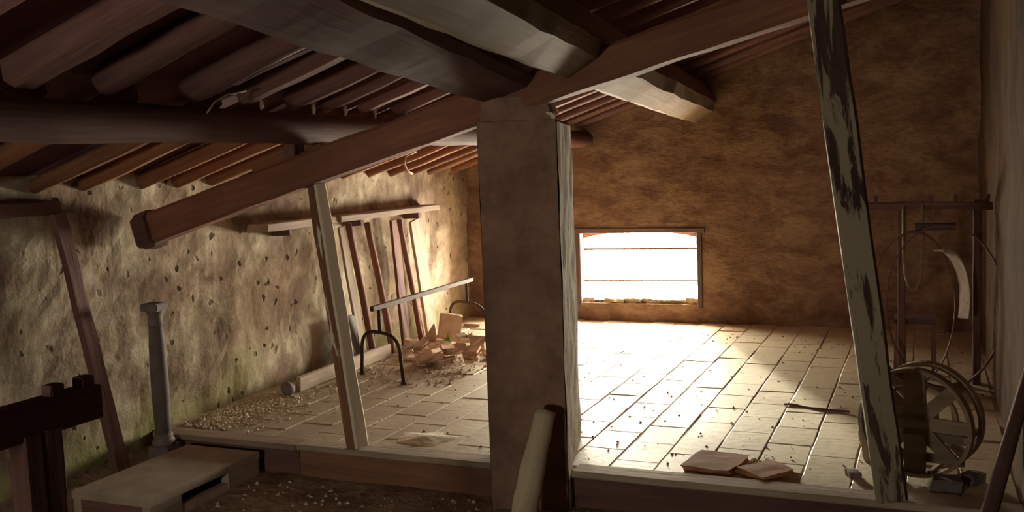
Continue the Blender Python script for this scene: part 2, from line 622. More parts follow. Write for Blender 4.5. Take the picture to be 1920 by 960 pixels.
mb = MB()
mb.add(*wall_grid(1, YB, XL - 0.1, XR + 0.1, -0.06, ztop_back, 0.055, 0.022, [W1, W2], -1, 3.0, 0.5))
# reveals of the inner half of the wall
for w in (W2, W1):
    x0, x1, z0, z1 = w
    for q in (((x0, z0), (x1, z0)), ((x1, z0), (x1, z1)), ((x1, z1), (x0, z1)), ((x0, z1), (x0, z0))):
        (a, b), (c, d) = q
        mb.add([(a, YB, b), (c, YB, d), (c, YB + 0.19, d), (a, YB + 0.19, b)], [(0, 1, 2, 3)])
arch_layer(mb, YB + 0.18, YB + 0.40, [(W2[0] + 0.05, W2[1] - 0.05, W2[2] - 0.02, W2[3] - 0.10, W2[3] - 0.035),
                                      (W1[0] - 0.02, W1[1] - 0.045, W1[2] - 0.02, W1[3] - 0.10, W1[3] - 0.035)], XL - 0.5, XR + 0.5, -0.6, 3.4)
wb = mb.build('wall_back', 'wall_back')
tag(wb, 'rough ochre plaster end wall with the low window', kind='structure')

mb = MB()
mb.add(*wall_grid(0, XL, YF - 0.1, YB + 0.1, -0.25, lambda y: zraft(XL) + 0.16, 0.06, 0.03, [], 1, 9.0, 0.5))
mb.box(XL - 0.4, XL - 0.04, YF - 0.4, YB + 0.45, -0.6, 1.75)
tag(mb.build('wall_left', 'wall_left'), 'low stained plaster wall under the eaves', kind='structure')
mb = MB()
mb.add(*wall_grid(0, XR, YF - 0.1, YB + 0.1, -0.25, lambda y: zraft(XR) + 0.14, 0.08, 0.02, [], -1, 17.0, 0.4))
mb.box(XR + 0.03, XR + 0.4, YF - 0.4, YB + 0.45, -0.6, 3.4)
tag(mb.build('wall_right', 'wall_right'), 'tall dark plaster wall on the high side', kind='structure')
mb = MB()
mb.add(*wall_grid(1, YF, XL - 0.1, XR + 0.1, -0.25, ztop_back, 0.15, 0.015, [W_FILL], 1, 23.0, 0.4))
for (a, b), (c, d) in (((W_FILL[0], W_FILL[2]), (W_FILL[1], W_FILL[2])), ((W_FILL[1], W_FILL[2]), (W_FILL[1], W_FILL[3])), ((W_FILL[1], W_FILL[3]), (W_FILL[0], W_FILL[3])), ((W_FILL[0], W_FILL[3]), (W_FILL[0], W_FILL[2]))):
    mb.add([(a, YF, b), (c, YF, d), (c, YF - 0.1, d), (a, YF - 0.1, b)], [(0, 1, 2, 3)])
arch_layer(mb, YF - 0.32, YF - 0.03, [(W_FILL[0], W_FILL[1], W_FILL[2], W_FILL[3] - 0.05, W_FILL[3])], XL - 0.5, XR + 0.5, -0.6, 3.4)
tag(mb.build('wall_front', 'wall_right'), 'plaster wall behind the viewer with a small opening added for fill light', kind='structure')

# ------------------------------------------------------------------ floors
def zlow(x, y):
    n = noise.noise(Vector((x * 2.2, y * 2.2, 4.0))) * 0.014 + noise.noise(Vector((x * 7, y * 7, 1.0))) * 0.006
    heap = 0.07 * max(0.0, 1 - (x - XL) / 0.30) ** 1.5
    return ZLOW - 0.012 + n + heap


V, Fc = [], []
nx, ny = 96, 110
for i in range(nx + 1):
    for j in range(ny + 1):
        x = XL - 0.1 + (XR + 0.2 - XL) * i / nx
        y = YF - 0.1 + (4.1 - YF + 0.1) * j / ny
        V.append((x, y, zlow(x, y)))
for i in range(nx):
    for j in range(ny):
        a = i * (ny + 1) + j
        Fc.append((a, a + ny + 1, a + ny + 2, a + 1))
lowf = link('floor_lower', mesh('floor_lower', V, Fc), M['earth'], smooth=True)
tag(lowf, 'dusty earth floor one step below the tiles', kind='structure')

mb = MB()
mb.box(XL - 0.1, XR + 0.1, 4.06, YB + 0.1, -0.5, -0.004)
fl = mb.build('floor', 'bed')
tag(fl, 'raised floor of pale dusty terracotta tiles', kind='structure')
TW, TL = 0.212, 0.306
variants = []
for k in range(5):
    bm = bmesh.new()
    bmesh.ops.create_cube(bm, size=1.0)
    rnd = random.Random(k)
    for v in bm.verts:
        v.co = Vector((v.co.x * (TW - 0.006), v.co.y * (TL - 0.006), (v.co.z - 0.5) * 0.026))
        v.co.x += rnd.uniform(-.0025, .0025)
        v.co.y += rnd.uniform(-.0025, .0025)
    bmesh.ops.bevel(bm, geom=[e for e in bm.edges if all(v.co.z > -0.001 for v in e.verts)], offset=0.004, segments=1, affect='EDGES')
    me = bpy.data.meshes.new('tile')
    bm.to_mesh(me)
    bm.free()
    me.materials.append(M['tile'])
    variants.append(me)
MISSING = set()
c = 0
x = XR - TW / 2 - 0.02
while x > XL + 0.05:
    y = 4.115 + TL / 2 - (TL / 2 if c % 2 else 0)
    first = bool(c % 2)
    while y < YB - 0.02:
        yc = y + TL / 4 if first else y
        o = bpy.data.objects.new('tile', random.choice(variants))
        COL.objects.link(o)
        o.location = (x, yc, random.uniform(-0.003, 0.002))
        o.rotation_euler = (random.uniform(-.006, .006), random.uniform(-.008, .008), random.uniform(-.012, .012) + (math.pi if random.random() < .5 else 0))
        if first:
            o.scale = (1, .49, 1)
        first = False
        o.parent = fl
        y += TL
    x -= TW
    c += 1

# ------------------------------------------------------------------ ceiling and rafters
def slab(x0, x1, y0, y1, th, dz):
    return [(x0, y0, zraft(x0) + dz), (x1, y0, zraft(x1) + dz), (x1, y1, zraft(x1) + dz), (x0, y1, zraft(x0) + dz),
            (x0, y0, zraft(x0) + dz + th), (x1, y0, zraft(x1) + dz + th), (x1, y1, zraft(x1) + dz + th), (x0, y1, zraft(x0) + dz + th)]


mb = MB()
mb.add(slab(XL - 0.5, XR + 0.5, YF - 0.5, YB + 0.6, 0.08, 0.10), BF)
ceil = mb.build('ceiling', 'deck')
tag(ceil, 'dark sloping roof underside between the rafters', kind='structure')
rnd = random.Random(5)
rows = [-1.6 + .39 * i for i in range(10)] + [2.36, 2.72, 3.21, 3.52, 3.91, 4.19] + [4.53 + .352 * i for i in range(11)]
for k, y in enumerate(rows):
    r = rnd.uniform(0.054, 0.066) if y < 3.4 else rnd.uniform(0.044, 0.054)
    yy = y + (rnd.uniform(-.02, .02) if y > 4.3 else 0)
    skew = rnd.uniform(-.05, .05)
    xa = -2.84 + rnd.uniform(-.03, .03)
    zo = r - .004
    if k % 3 == 1:
        timber('rafter', (xa, yy, zraft(xa) + zo), (XR + 0.05, yy + skew, zraft(XR + 0.05) + zo), r * 1.9, r * 1.9, 'rafter', ceil, rough=0.008, bev=0.22, bend=rnd.uniform(-.02, .02), seg=22)
    else:
        log('rafter', (xa, yy, zraft(xa) + zo), (XR + 0.05, yy + skew, zraft(XR + 0.05) + zo), r, r * rnd.uniform(.85, 1.05), 'rafter', ceil, 0.22, (rnd.uniform(-.03, .03), 0), seg=20, n=10)
    yl = y + 0.15 + rnd.uniform(-.04, .04)
    if yl < 8.05:
        r = rnd.uniform(0.040, 0.050)
        log('rafter', (XL - 0.06, yl, zraft(XL - 0.06) + r + .01), (-2.86, yl + rnd.uniform(-.04, .04), zraft(-2.86) + r - .005), r, r, 'red_wood', ceil, 0.22, (rnd.uniform(-.02, .02), 0), seg=10, n=9)

# ------------------------------------------------------------------ windows
def window(name, w, bars, label):
    x0, x1, z0, z1 = w
    e = bpy.data.objects.new(name, None)
    COL.objects.link(e)
    e.matrix_world = Matrix.Translation(Vector(((x0 + x1) / 2, YB, z0)))
    tag(e, label, kind='structure')
    t = 0.045
    timber('frame_rail', (x0 - .03, YB + .03, z1 - t / 2 + .01), (x1 + .03, YB + .03, z1 - t / 2 + .01), 0.09, t, 'frame', e, rough=.003)
    for xx in (x0 + t / 2 - .005, x1 - t / 2 + .005):
        timber('frame_stile', (xx, YB + .03, z0 - .02), (xx, YB + .03, z1 - t + .01), 0.09, t, 'frame', e, up=(0, 1, 0), rough=.003, twist=math.pi / 2)
    for zb, r in bars:
        tube('bar', [(x0 - .02, YB + .26, zb), ((x0 + x1) / 2, YB + .26, zb + .004), (x1 + .02, YB + .26, zb + .01)], r, 'iron', e)
    # broken masonry left on the sill
    x = x0 + 0.02
    k = 0
    while x < x1 - 0.03:
        s = random.uniform(0.06, 0.13)
        me = rough_block(s, 0.15, random.uniform(0.025, 0.06), 0.25, k * 7 + int(abs(x0) * 10))
        link('sill_stone', me, M['rubble'], e, Matrix.Translation(Vector((x + s / 2, YB + random.uniform(.09, .13), z0 - .004))))
        x += s * 0.96
        k += 1
    return e


window('window_1', W1, [(0.615, 0.011), (0.325, 0.008)], 'low glaring window with two iron bars right of the pillar')
window('window_2', W2, [(0.615, 0.011), (0.325, 0.008)], 'low window hidden behind the pillar')

# ------------------------------------------------------------------ roof timbers
# sloping beam of the old partition, resting on the pillar
b0, b1, b2 = on(1, 3.99, 290, 428), on(1, 3.99, 985, 172), on(1, 3.99, 1545, -12)
dirn = (b2 - b1).normalized()
sb = thing('sloping_beam', (b0.x, b0.y, b0.z), 'long red-brown timber beam sloping up from the left wall over the pillar', 'beam')
pts = [b0 - (b1 - b0).normalized() * 0.10, b0, b0.lerp(b1, .33), b0.lerp(b1, .66), b1, b1.lerp(b2, .5), b2, b2 + dirn * 0.80]
L = (pts[-1] - pts[0]).length
me = timber_mesh(L, 0.12, 0.165, 0.12, 0.15, 48, 0.008, 0.14, bendz=0.035, seed=3.0)
link('timber', me, M['beam'], sb, frame_of(pts[0], pts[-1]))
# end collar in the wall
col_p = b0 + (b1 - b0).normalized() * 0.02
timber('wall_socket', col_p - (b1 - b0).normalized() * .09, col_p, .17, .20, 'dark_wood', sb, rough=.012, bev=.25)

pu = log('purlin', (-2.76, YF, 1.60), (-2.78, YB + .1, 1.615), 0.078, 0.070, 'dark_wood', None, 0.18, (0.02, 0.015), seg=60)
tag(pu, 'dark horizontal log purlin carrying the rafters on the left', 'beam')
A0, A1 = Vector((-1.60, 2.44, 1.915)), Vector((-1.735, 4.0, 1.805))
dA = (A1 - A0).normalized()
la = timber('hewn_log', A0 - dA * 4.1, A1 + dA * .16, 0.40, 0.27, 'log', up=(-.3, 0, 1), w1=.26, h1=.20, rough=.010, bev=.14, seg=60)
tag(la, 'massive hewn log overhead, its near part dark, ending on the sloping beam', 'beam')
B1, B0 = Vector((-1.81, 8.25, 1.885)), Vector((-1.42, 4.2, 1.93))
dB = (B0 - B1).normalized()
lb = timber('crooked_log', B1, B0 + dB * 2.9, .30, .30, 'pale_log', up=(-.55, 0, 1), w1=.23, h1=.25, rough=.009, bev=.2, seg=40, bend=-.02)
tag(lb, 'pale crooked log reaching from the back wall to above the pillar', 'beam')

# short post and brace between sloping beam and purlin
q = on(1, 4.0, 548, 322)
sp = thing('short_prop', (q.x, 4.0, q.z), 'short wooden prop and brace wedged between sloping beam and dark purlin', 'prop')
timber('stub_post', (q.x, 4.02, q.z - .01), (q.x + .005, 4.02, 1.60), .06, .09, 'dark_wood', sp, up=(0, 1, 0))
qa, qb = on(1, 4.09, 478, 318), on(1, 4.09, 612, 262)
timber('brace', qa, qb, .05, .09, 'red_wood', sp)
qa, qb = on(1, 4.06, 556, 318), on(1, 4.06, 612, 288)
timber('wedge', qa, qb, .05, .12, 'red_wood', sp)
# loose cord hanging at the purlin, curled lath under the rafters
p = on(0, -2.70, 388, 212)
tag(tube('hanging_wire', [p, p + Vector((0, .05, .045)), p + Vector((.01, .12, .08)), p + Vector((.03, .22, .10))], 0.004, 'rope'), 'thin curled wire hanging over the dark purlin', 'wire')
p = on(0, -3.55, 757, 300)
tag(tube('curled_lath', [p + Vector((.05, .1, .06)), p + Vector((.02, 0, .03)), p + Vector((0, 0, -.03)), p + Vector((.0, .05, -.085)), p + Vector((.0, .12, -.105))], 0.010, 'pale_log'),
    'curled strip of wood hanging below the sloping beam by the left wall', 'wood strip')

# ------------------------------------------------------------------ pillar
PA = Vector((-1.483, 3.945))
ang = math.radians(14)
pr = Vector((math.cos(ang), math.sin(ang)))          # normal of the right face
pf = Vector((math.sin(ang), -math.cos(ang)))         # normal of the front face
pw, pt, ph0, ph1 = 0.352, 0.62, ZLOW - .05, 1.60
mat4 = Matrix(((pr.x, -pf.x, 0, PA.x), (pr.y, -pf.y, 0, PA.y), (0, 0, 1, 0), (0, 0, 0, 1)))  # local: x to the right edge, y into depth
pil = thing('pillar', (PA.x - .17, PA.y + .15, ZLOW), 'square plastered masonry pillar with a limewashed side whitened for the light on it', 'pillar')


def face_grid(w, z0, z1, nu, nv, place, seed, amp, edge):
    V, Fc = [], []
    for i in range(nu + 1):
        for j in range(nv + 1):
            u, z = w * i / nu, z0 + (z1 - z0) * j / nv
            d = noise.noise(Vector((u * 9 + seed, z * 5, 0))) * amp
            e = 0
            if i in (0, nu):
                e = (noise.noise(Vector((z * 11, seed, 1))) * .6 + noise.noise(Vector((z * 34, seed, 2))) * .5) * edge
                e = -abs(e) * (1 if i == nu else -1)
            V.append(place(u + e, d, z))
    for i in range(nu):
        for j in range(nv):
            a = i * (nv + 1) + j
            Fc.append((a, a + nv + 1, a + nv + 2, a + 1))
    return V, Fc


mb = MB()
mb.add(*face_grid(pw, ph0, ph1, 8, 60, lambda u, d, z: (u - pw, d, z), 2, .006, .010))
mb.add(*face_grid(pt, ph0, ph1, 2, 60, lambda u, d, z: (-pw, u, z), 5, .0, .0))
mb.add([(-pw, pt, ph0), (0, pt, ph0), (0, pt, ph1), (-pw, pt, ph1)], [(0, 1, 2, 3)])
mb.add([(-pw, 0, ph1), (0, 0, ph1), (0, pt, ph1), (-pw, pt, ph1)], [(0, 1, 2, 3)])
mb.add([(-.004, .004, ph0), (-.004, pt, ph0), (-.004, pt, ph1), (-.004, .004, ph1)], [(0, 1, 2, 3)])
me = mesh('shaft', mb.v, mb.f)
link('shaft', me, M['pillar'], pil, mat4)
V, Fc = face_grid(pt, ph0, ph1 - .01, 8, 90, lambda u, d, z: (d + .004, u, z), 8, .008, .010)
link('limewash_lit_side', mesh('limewash', V, Fc), M['limewash'], pil, mat4)
# broken corbel between pillar and beam
me = rough_block(.30, .26, .115, .12, 4)
link('corbel_stone', me, M['pillar'], pil, mat4 @ Matrix.Translation(Vector((-pw / 2 - .01, .15, ph1 - .012))))
for k, (dx, dz, s) in enumerate(((-.03, .0, .05), (-.075, .01, .035), (-.015, .03, .03))):
    link('chip', rough_block(s, s, s * .7, .25, 20 + k), M['limewash'], pil, mat4 @ Matrix.Translation(Vector((dx, .05 + .03 * k, ph1 - .005 + dz))))

# ------------------------------------------------------------------ sill of the old partition
def sill(x0, x1, top_mat, face_mat, label, ztop=0.02, y0=3.975, y1=4.10, notch=None):
    e = thing('sill_beam', ((x0 + x1) / 2, (y0 + y1) / 2, ZLOW), label, 'sill')
    zc = (ZLOW - .03 + ztop - .036) / 2
    timber('riser', (x0, (y0 + y1) / 2 + .016, zc), (x1, (y0 + y1) / 2 + .016, zc), y1 - y0 - .025, ztop - .036 - ZLOW + .03, face_mat, e, rough=.003, bev=.06)
    timber('tread_board', (x0, (y0 + y1) / 2, ztop - .016), (x1, (y0 + y1) / 2, ztop - .016), y1 - y0, .032, top_mat, e, rough=.0012, bev=.2)
    return e


sill(-1.475, XR - .02, 'sill_pale', 'dark_wood', 'worn wooden step edge right of the pillar, below the bright tiles')
sill(-2.98, -1.86, 'sill_pale', 'sill_red', 'reddish timber step edge between the leaning post and the pillar')
sill(-3.94, -2.985, 'grey_wood', 'dark_wood', 'dark plank step edge at the left wall, behind the stone baluster', ztop=.015)

# ------------------------------------------------------------------ leaning posts
pl0, pl1 = on(2, .022, 671, 838), on(1, 4.02, 594, 352)
o = timber('leaning_post', pl0, pl1 + (pl1 - pl0).normalized() * .05, .092, .085, 'post_left', up=(-.35, -1, 0), rough=.007, bev=.12, w1=.075, h1=.07)
tag(o, 'reddish post with a limewashed edge leaning left of the pillar', 'post')
pr0, pr1 = on(2, .022, 1672, 928), on(1, 3.90, 1546, 18)
pr0.y -= 0.03
o = timber('leaning_post', pr0, pr1 + (pr1 - pr0).normalized() * .10, .122, .09, 'post_right', up=(.12, -1, 0), rough=.005, bev=.12)
tag(o, 'dark post with peeling pale paint leaning on the right', 'post')

# prop log against the pillar
p1 = on(1, 3.84, 1023, 772)
p0 = on(1, 3.62, 985, 960)
d = (p1 - p0).normalized()
pf0 = p0 - d * ((p0.z - ZLOW + 0.01) / d.z)
o = log('prop_log', pf0, p1, .062, .046, 'prop', None, .15, (0.006, 0), seg=16, n=16)
tag(o, 'short pale barked log leaning against the foot of the pillar', 'log')

# ------------------------------------------------------------------ left side of the lower floor
ft, tp = on(0, -3.93, 222, 880), on(0, -3.89, 108, 400)
ft = Vector((-3.86, ft.y - .04, zlow(-3.86, ft.y)))
o = timber('leaning_plank', ft, tp, .04, .088, 'dark_wood', up=(0, 1, .2), rough=.005, bev=.08, w1=.035, h1=.075)
tag(o, 'long narrow grey plank leaning against the left wall', 'plank')
# dark strip along the wall, standing in for the sloping beam's shadow
p = on(0, -3.93, 60, 392)
o = timber('shadow_strip', (-3.97, 1.2, p.z), (-3.97, 3.46, p.z + .0), .10, .07, 'dark_wood', rough=.01)
tag(o, 'dark strip for the beam shadow on the left wall behind the leaning plank top', 'timber')

bx = (-3.775, 3.885)
zb = zlow(*bx) - .004
st = thing('baluster', (bx[0], bx[1], zb), 'slim grey turned stone baluster on a square plinth', 'baluster')


def put(name, me, mat, parent, loc, rz=0, smooth=True):
    return link(name, me, M[mat], parent, Matrix.Translation(Vector(loc)) @ Matrix.Rotation(rz, 4, 'Z'), smooth)


def bevel_box(sx, sy, sz, b=.006):
    bm = bmesh.new()
    bmesh.ops.create_cube(bm, size=1.0)
    for v in bm.verts:
        v.co = Vector((v.co.x * sx, v.co.y * sy, (v.co.z + .5) * sz))
    bmesh.ops.bevel(bm, geom=bm.edges[:], offset=b, segments=2, affect='EDGES')
    me = bpy.data.meshes.new('box')
    bm.to_mesh(me)
    bm.free()
    return me


rz = math.radians(8)
put('plinth', bevel_box(.125, .125, .125), 'stone', st, (bx[0], bx[1], zb), rz, False)
put('base_moulding', lathe([(.060, 0), (.062, .014), (.056, .028), (.047, .034), (.050, .046), (.046, .058), (.039, .064)]), 'stone', st, (bx[0], bx[1], zb + .125))
put('shaft', lathe([(.040, 0), (.044, .10), (.046, .24), (.045, .36), (.042, .48), (.037, .56), (.035, .585)]), 'stone', st, (bx[0], bx[1], zb + .188))
put('collar', lathe([(.037, 0), (.041, .006), (.041, .016), (.037, .022), (.036, .05), (.038, .056), (.046, .072), (.050, .082)]), 'stone', st, (bx[0], bx[1], zb + .772))
put('capital', bevel_box(.105, .105, .04, .005), 'stone', st, (bx[0], bx[1], zb + .852), rz, False)

# low stone box with a slot in its side
x0, x1, y0, y1, zt = -3.665, -3.19, 3.17, 3.94, -0.025
zb_ = ZLOW - .03
e = thing('stone_box', ((x0 + x1) / 2, (y0 + y1) / 2, ZLOW), 'low pale box with a dark slot in its side, in front of the baluster', 'box')
mb = MB()
mb.box(x0, x1, y0, y1, zt - .035, zt)
mb.build('top_slab', 'slab', e, ((x0 + x1) / 2, (y0 + y1) / 2, zt))
mb = MB()
mb.box(x1 - .05, x1 - .004, y1 - .24, y1 - .004, zb_, zt - .035)
mb.build('side_block', 'slab', e, (x1, y1, zb_))
mb = MB()
mb.box(x1 - .05, x1 - .004, y0 + .004, y0 + .20, zb_, zt - .035)
mb.build('side_block', 'slab', e, (x1, y0, zb_))
mb = MB()
mb.box(x1 - .045, x1 - .01, y0 + .2, y1 - .24, zb_, zb_ + .055)
mb.build('slot_sill', 'slab', e, (x1, y0, zb_))
mb = MB()
mb.box(x0 + .004, x0 + .05, y0 + .004, y1 - .004, zb_, zt - .035)
mb.build('back_side', 'slab', e, (x0, y0, zb_))
mb = MB()
mb.box(x0 + .05, x1 - .05, y1 - .05, y1 - .004, zb_, zt - .035)
mb.build('end_side', 'dark_wood', e, (x0, y1, zb_))
mb = MB()
mb.box(x0 + .05, x1 - .05, y0 + .004, y0 + .05, zb_, zt - .035)
mb.build('end_side', 'dark_wood', e, (x0, y0, zb_))
p = on(2, -.09, 262, 950)
o = link('brick', rough_block(.24, .10, .06, .05, 33), M['terracotta_red'], None, Matrix.Translation(Vector((-3.26, 3.07, zlow(-3.26, 3.07)))) @ Matrix.Rotation(math.radians(12), 4, 'Z'))
tag(o, 'red brick lying on the dark floor in front of the low box', 'brick')
# flat slab leaning behind the box on the step
o = link('flat_stone', rough_block(.30, .06, .045, .1, 41, 2), M['slab'], None, Matrix.Translation(Vector((-3.40, 3.955, zlow(-3.4, 3.955)))))
o.scale = (1, .55, 2.2)
tag(o, 'flat stone set on edge between the low box and the plank step', 'stone')

# railing at the lower left, running towards the viewer
re_ = on(2, .86, 194, 752)
X0 = re_.x
e = thing('railing', (X0, 1.4, ZLOW), 'dark wooden railing with pegs at the lower left, close to the viewer', 'railing')
rail = timber('top_rail', (X0 - .035, .35, .855), (X0 - .035, re_.y, .86), .06, .085, 'dark_wood', e, rough=.003, bev=.08)
for yy in (re_.y - .025, re_.y - .115):
    me = bevel_box(.035, .04, .032, .003)
    put('peg', me, 'dark_wood', rail, (X0 - .035, yy, .895), 0, False)
for yy, w in ((re_.y - .15, .05), (re_.y - .205, .05)):
    timber('post', (X0 - .03, yy, ZLOW - .03), (X0 - .03, yy, .83), w, .055, 'dark_wood', e, up=(1, 0, 0), rough=.003, bev=.08)
timber('post', (X0 - .03, .55, ZLOW - .03), (X0 - .03, .55, .83), .05, .055, 'dark_wood', e, up=(1, 0, 0), rough=.003, bev=.08)

# ------------------------------------------------------------------ left wall of the raised floor: shelf, poles, planks
s0, s1 = on(0, -3.93, 478, 428), on(0, -3.93, 802, 389)
e = thing('wall_shelf', (-3.95, (s0.y + s1.y) / 2, s0.z), 'weathered board fixed along the left wall above the leaning poles', 'shelf')
ym = on(0, -3.93, 612, 410).y
timber('board', (-3.91, s0.y, s0.z), (-3.91, ym, s0.z + .005), .17, .055, 'grey_wood', e, rough=.01)
timber('board', (-3.905, ym, s0.z + .004), (-3.905, s1.y, s1.z), .19, .045, 'grey_wood', e, rough=.008)
for f in (.12, .5, .88):
    yy = s0.y + (s1.y - s0.y) * f
    timber('bracket', (-4.02, yy, s0.z - .05), (-3.86, yy, s0.z - .045), .04, .045, 'dark_wood', e)


def leaner(name, top, foot, xt, xf, label, cat, r=None, w=None, mat='beam', zf=0.0):
    ft = on(0, xf, *foot)
    ft.z = zf
    tp = on(0, xt, *top)
    if r:
        o = log(name, ft, tp, r, r * .9, mat, None, .12, (.004, 0), seg=12, n=10)
    else:
        o = timber(name, ft, tp, w[0], w[1], mat, up=(1, 0, .3), rough=.004, bev=.08)
    return tag(o, label, cat)


leaner('leaning_pole', (653, 420), (702, 672), -3.80, -3.80, 'first round pole leaning below the wall shelf, nearest the limewashed post', 'pole', r=.027)
leaner('leaning_pole', (688, 418), (737, 660), -3.80, -3.80, 'second round pole leaning below the wall shelf, beside the near trestle leg', 'pole', r=.027)
leaner('leaning_pole', (748, 412), (791, 642), -3.79, -3.79, 'third round pole leaning below the wall shelf, over the sunlit plank', 'pole', r=.023)
leaner('leaning_lath', (758, 470), (797, 640), -3.83, -3.80, 'thin lath beside the third leaning pole', 'lath', r=.011)
leaner('leaning_board', (778, 412), (812, 655), -3.90, -3.88, 'wide pale board leaning under the right end of the wall shelf', 'board', w=(.20, .025), mat='sill_pale')
leaner('leaning_board', (738, 412), (762, 655), -3.91, -3.89, 'dark board leaning behind the third pole', 'board', w=(.11, .025), mat='dark_wood')
leaner('leaning_board', (640, 425), (684, 690), -3.91, -3.88, 'narrow weathered board leaning just right of the limewashed post', 'board', w=(.09, .02), mat='sill_pale')
# dark crate board behind the near trestle leg
p0 = on(0, -3.86, 668, 690)
p0 = Vector((-3.86, 5.72, 0))
o = link('dark_panel', bevel_box(.03, .26, .36, .004), M['leather'], None, Matrix.Translation(Vector((-3.87, 5.85, .0))) @ Matrix.Rotation(math.radians(-4), 4, 'Y'))
tag(o, 'small dark panel standing at the left wall behind the near trestle leg', 'panel')
# long board on the floor at the wall foot
b0, b1 = on(2, .0, 560, 735), on(2, .0, 730, 668)
o = timber('floor_board', Vector((b0.x, b0.y, .05)), Vector((b1.x, b1.y, .05)), .035, .095, 'sill_pale', rough=.004, bev=.08)
tag(o, 'long pale board lying on edge along the foot of the left wall', 'board')
bm = bmesh.new()
bmesh.ops.create_icosphere(bm, subdivisions=3, radius=.045)
for v in bm.verts:
    v.co *= 1 + .18 * noise.noise(v.co * 25)
me = bpy.data.meshes.new('knob')
bm.to_mesh(me)
bm.free()
o = link('round_stone', me, M['stone'], None, Matrix.Translation(Vector((b0.x - .02, b0.y - .085, .040))), True)
tag(o, 'dark round knob of stone at the near end of the floor board', 'stone')

# ------------------------------------------------------------------ iron bed trestle
n0, n1 = on(2, 0, 757, 720), Vector((-3.62, 5.62, 0))
f0, f1 = on(2, 0, 917, 639), on(2, 0, 843, 622)
nm, fm = (n0 + n1) / 2, (f0 + f1) / 2
zbar_n = on(1, nm.y, 700, 577).z
zbar_f = on(1, fm.y, 880, 527).z
zt_n = on(1, nm.y, 705, 623).z
zt_f = on(1, fm.y, 878, 567).z
tr = thing('iron_trestle', ((nm.x + fm.x) / 2, (nm.y + fm.y) / 2, 0), 'rusty iron bed trestle with two arched legs beside the rubble', 'trestle')
nb = Vector((nm.x - .02, nm.y, zbar_n))
fb = Vector((fm.x, fm.y, zbar_f))
db = (fb - nb).normalized()
timber('bar', nb - db * .06, fb + db * .12, .028, .034, 'iron', tr, rough=.001, bev=.1)
tube('bar_hook', [fb + db * .12, fb + db * .135 + Vector((0, 0, .01)), fb + db * .14 + Vector((0, 0, .03))], .010, 'iron', tr)
for a, b, top, zb2 in ((n0, n1, zt_n, zbar_n), (f0, f1, zt_f, zbar_f)):
    m_ = (a + b) / 2
    h = b - a
    pts = [a + Vector((0, 0, 0.0))]
    cr = min(.16, top * .5)
    for k in range(0, 17):
        th = math.pi * k / 16
        u = .5 - .46 * math.copysign(abs(math.cos(th)) ** .62, math.cos(th))
        pts.append(Vector((a.x + h.x * u, a.y + h.y * u, top - cr + cr * math.sin(th) ** .8)))
    pts.append(b.copy())
    leg = tube('arched_leg', pts, .0125, 'iron', tr, 8)
    tube('upright', [Vector((m_.x, m_.y, top - .008)), Vector((m_.x, m_.y, zb2 - .014))], .012, 'iron', tr)
    for q in (a, b):
        put('foot', lathe([(.022, 0), (.022, .006), (.014, .010)], 10), 'iron', leg, (q.x, q.y, 0))

# ------------------------------------------------------------------ rubble of broken tiles
def rubble(px, py, r, seed, th=.022, tilt=(0, 0), z=0.0, mat='terracotta', label=None, group='broken tiles in the rubble heap'):
    p = on(2, 0, px, py)
    rnd = random.Random(seed)
    lift = r * .8 * (abs(math.sin(tilt[0])) + abs(math.sin(tilt[1])))
    mw = Matrix.Translation(Vector((p.x, p.y, z + lift))) @ Matrix.Rotation(rnd.uniform(0, 6), 4, 'Z') @ Matrix.Rotation(tilt[0], 4, 'X') @ Matrix.Rotation(tilt[1], 4, 'Y')
    o = link('tile_shard', shard_mesh(r, th, seed), M[mat], None, mw)
    return tag(o, label or 'broken terracotta shard in the rubble heap beside the trestle', 'tile shard', group)


rr = random.Random(8)
for k in range(34):
    px = rr.uniform(752, 938)
    lo = 648 + (px - 752) * .02
    py = rr.uniform(lo, 690 - (938 - px) * .02)
    tl = (rr.uniform(-.35, .35), rr.uniform(-.35, .35)) if k > 14 else (rr.uniform(-.05, .05), rr.uniform(-.05, .05))
    part = 'wall end' if px < 815 else ('pillar end' if px > 880 else 'middle')
    lay = 'lying flat' if k <= 14 else 'tilted'
    rubble(px, py, rr.uniform(.055, .12), 100 + k, rr.uniform(.018, .03), tl, 0.0 if k <= 14 else rr.uniform(.012, .03),
           label='broken terracotta shard %s in the %s of the rubble heap' % (lay, part) if part == 'middle' else 'broken terracotta shard %s at the %s of the rubble heap' % (lay, part))
for k, (px, py, r, tl, lab) in enumerate((
        (803, 694, .11, (.35, .5), 'large tilted shard at the near edge of the rubble heap'),
        (897, 672, .12, (-.6, .3), 'large shard propped steeply at the right of the rubble heap by the pillar'))):
    rubble(px, py, r, 300 + k, .03, tl, .005, 'terracotta', lab, None)
p = on(2, 0, 838, 643)
o = link('upright_brick', rough_block(.17, .06, .24, .07, 61, 2), M['terracotta'], None, Matrix.Translation(p + Vector((0, 0, -.004))) @ Matrix.Rotation(math.radians(35), 4, 'Z') @ Matrix.Rotation(math.radians(12), 4, 'Y'))
tag(o, 'broken brick standing on end at the back of the rubble heap', 'brick')
p = on(2, 0, 806, 643)
V = [(-.07, 0, 0), (.07, 0, 0), (.045, .0, .17), (-.07, .025, 0), (.07, .025, 0), (.045, .025, .17)]
o = link('pointed_shard', mesh('pointed', V, [(0, 1, 2), (5, 4, 3), (0, 3, 4, 1), (1, 4, 5, 2), (2, 5, 3, 0)]), M['terracotta'], None, Matrix.Translation(p) @ Matrix.Rotation(math.radians(20), 4, 'Z'))
tag(o, 'pointed triangular shard standing left of the upright brick', 'tile shard')
p = on(2, 0, 888, 612)
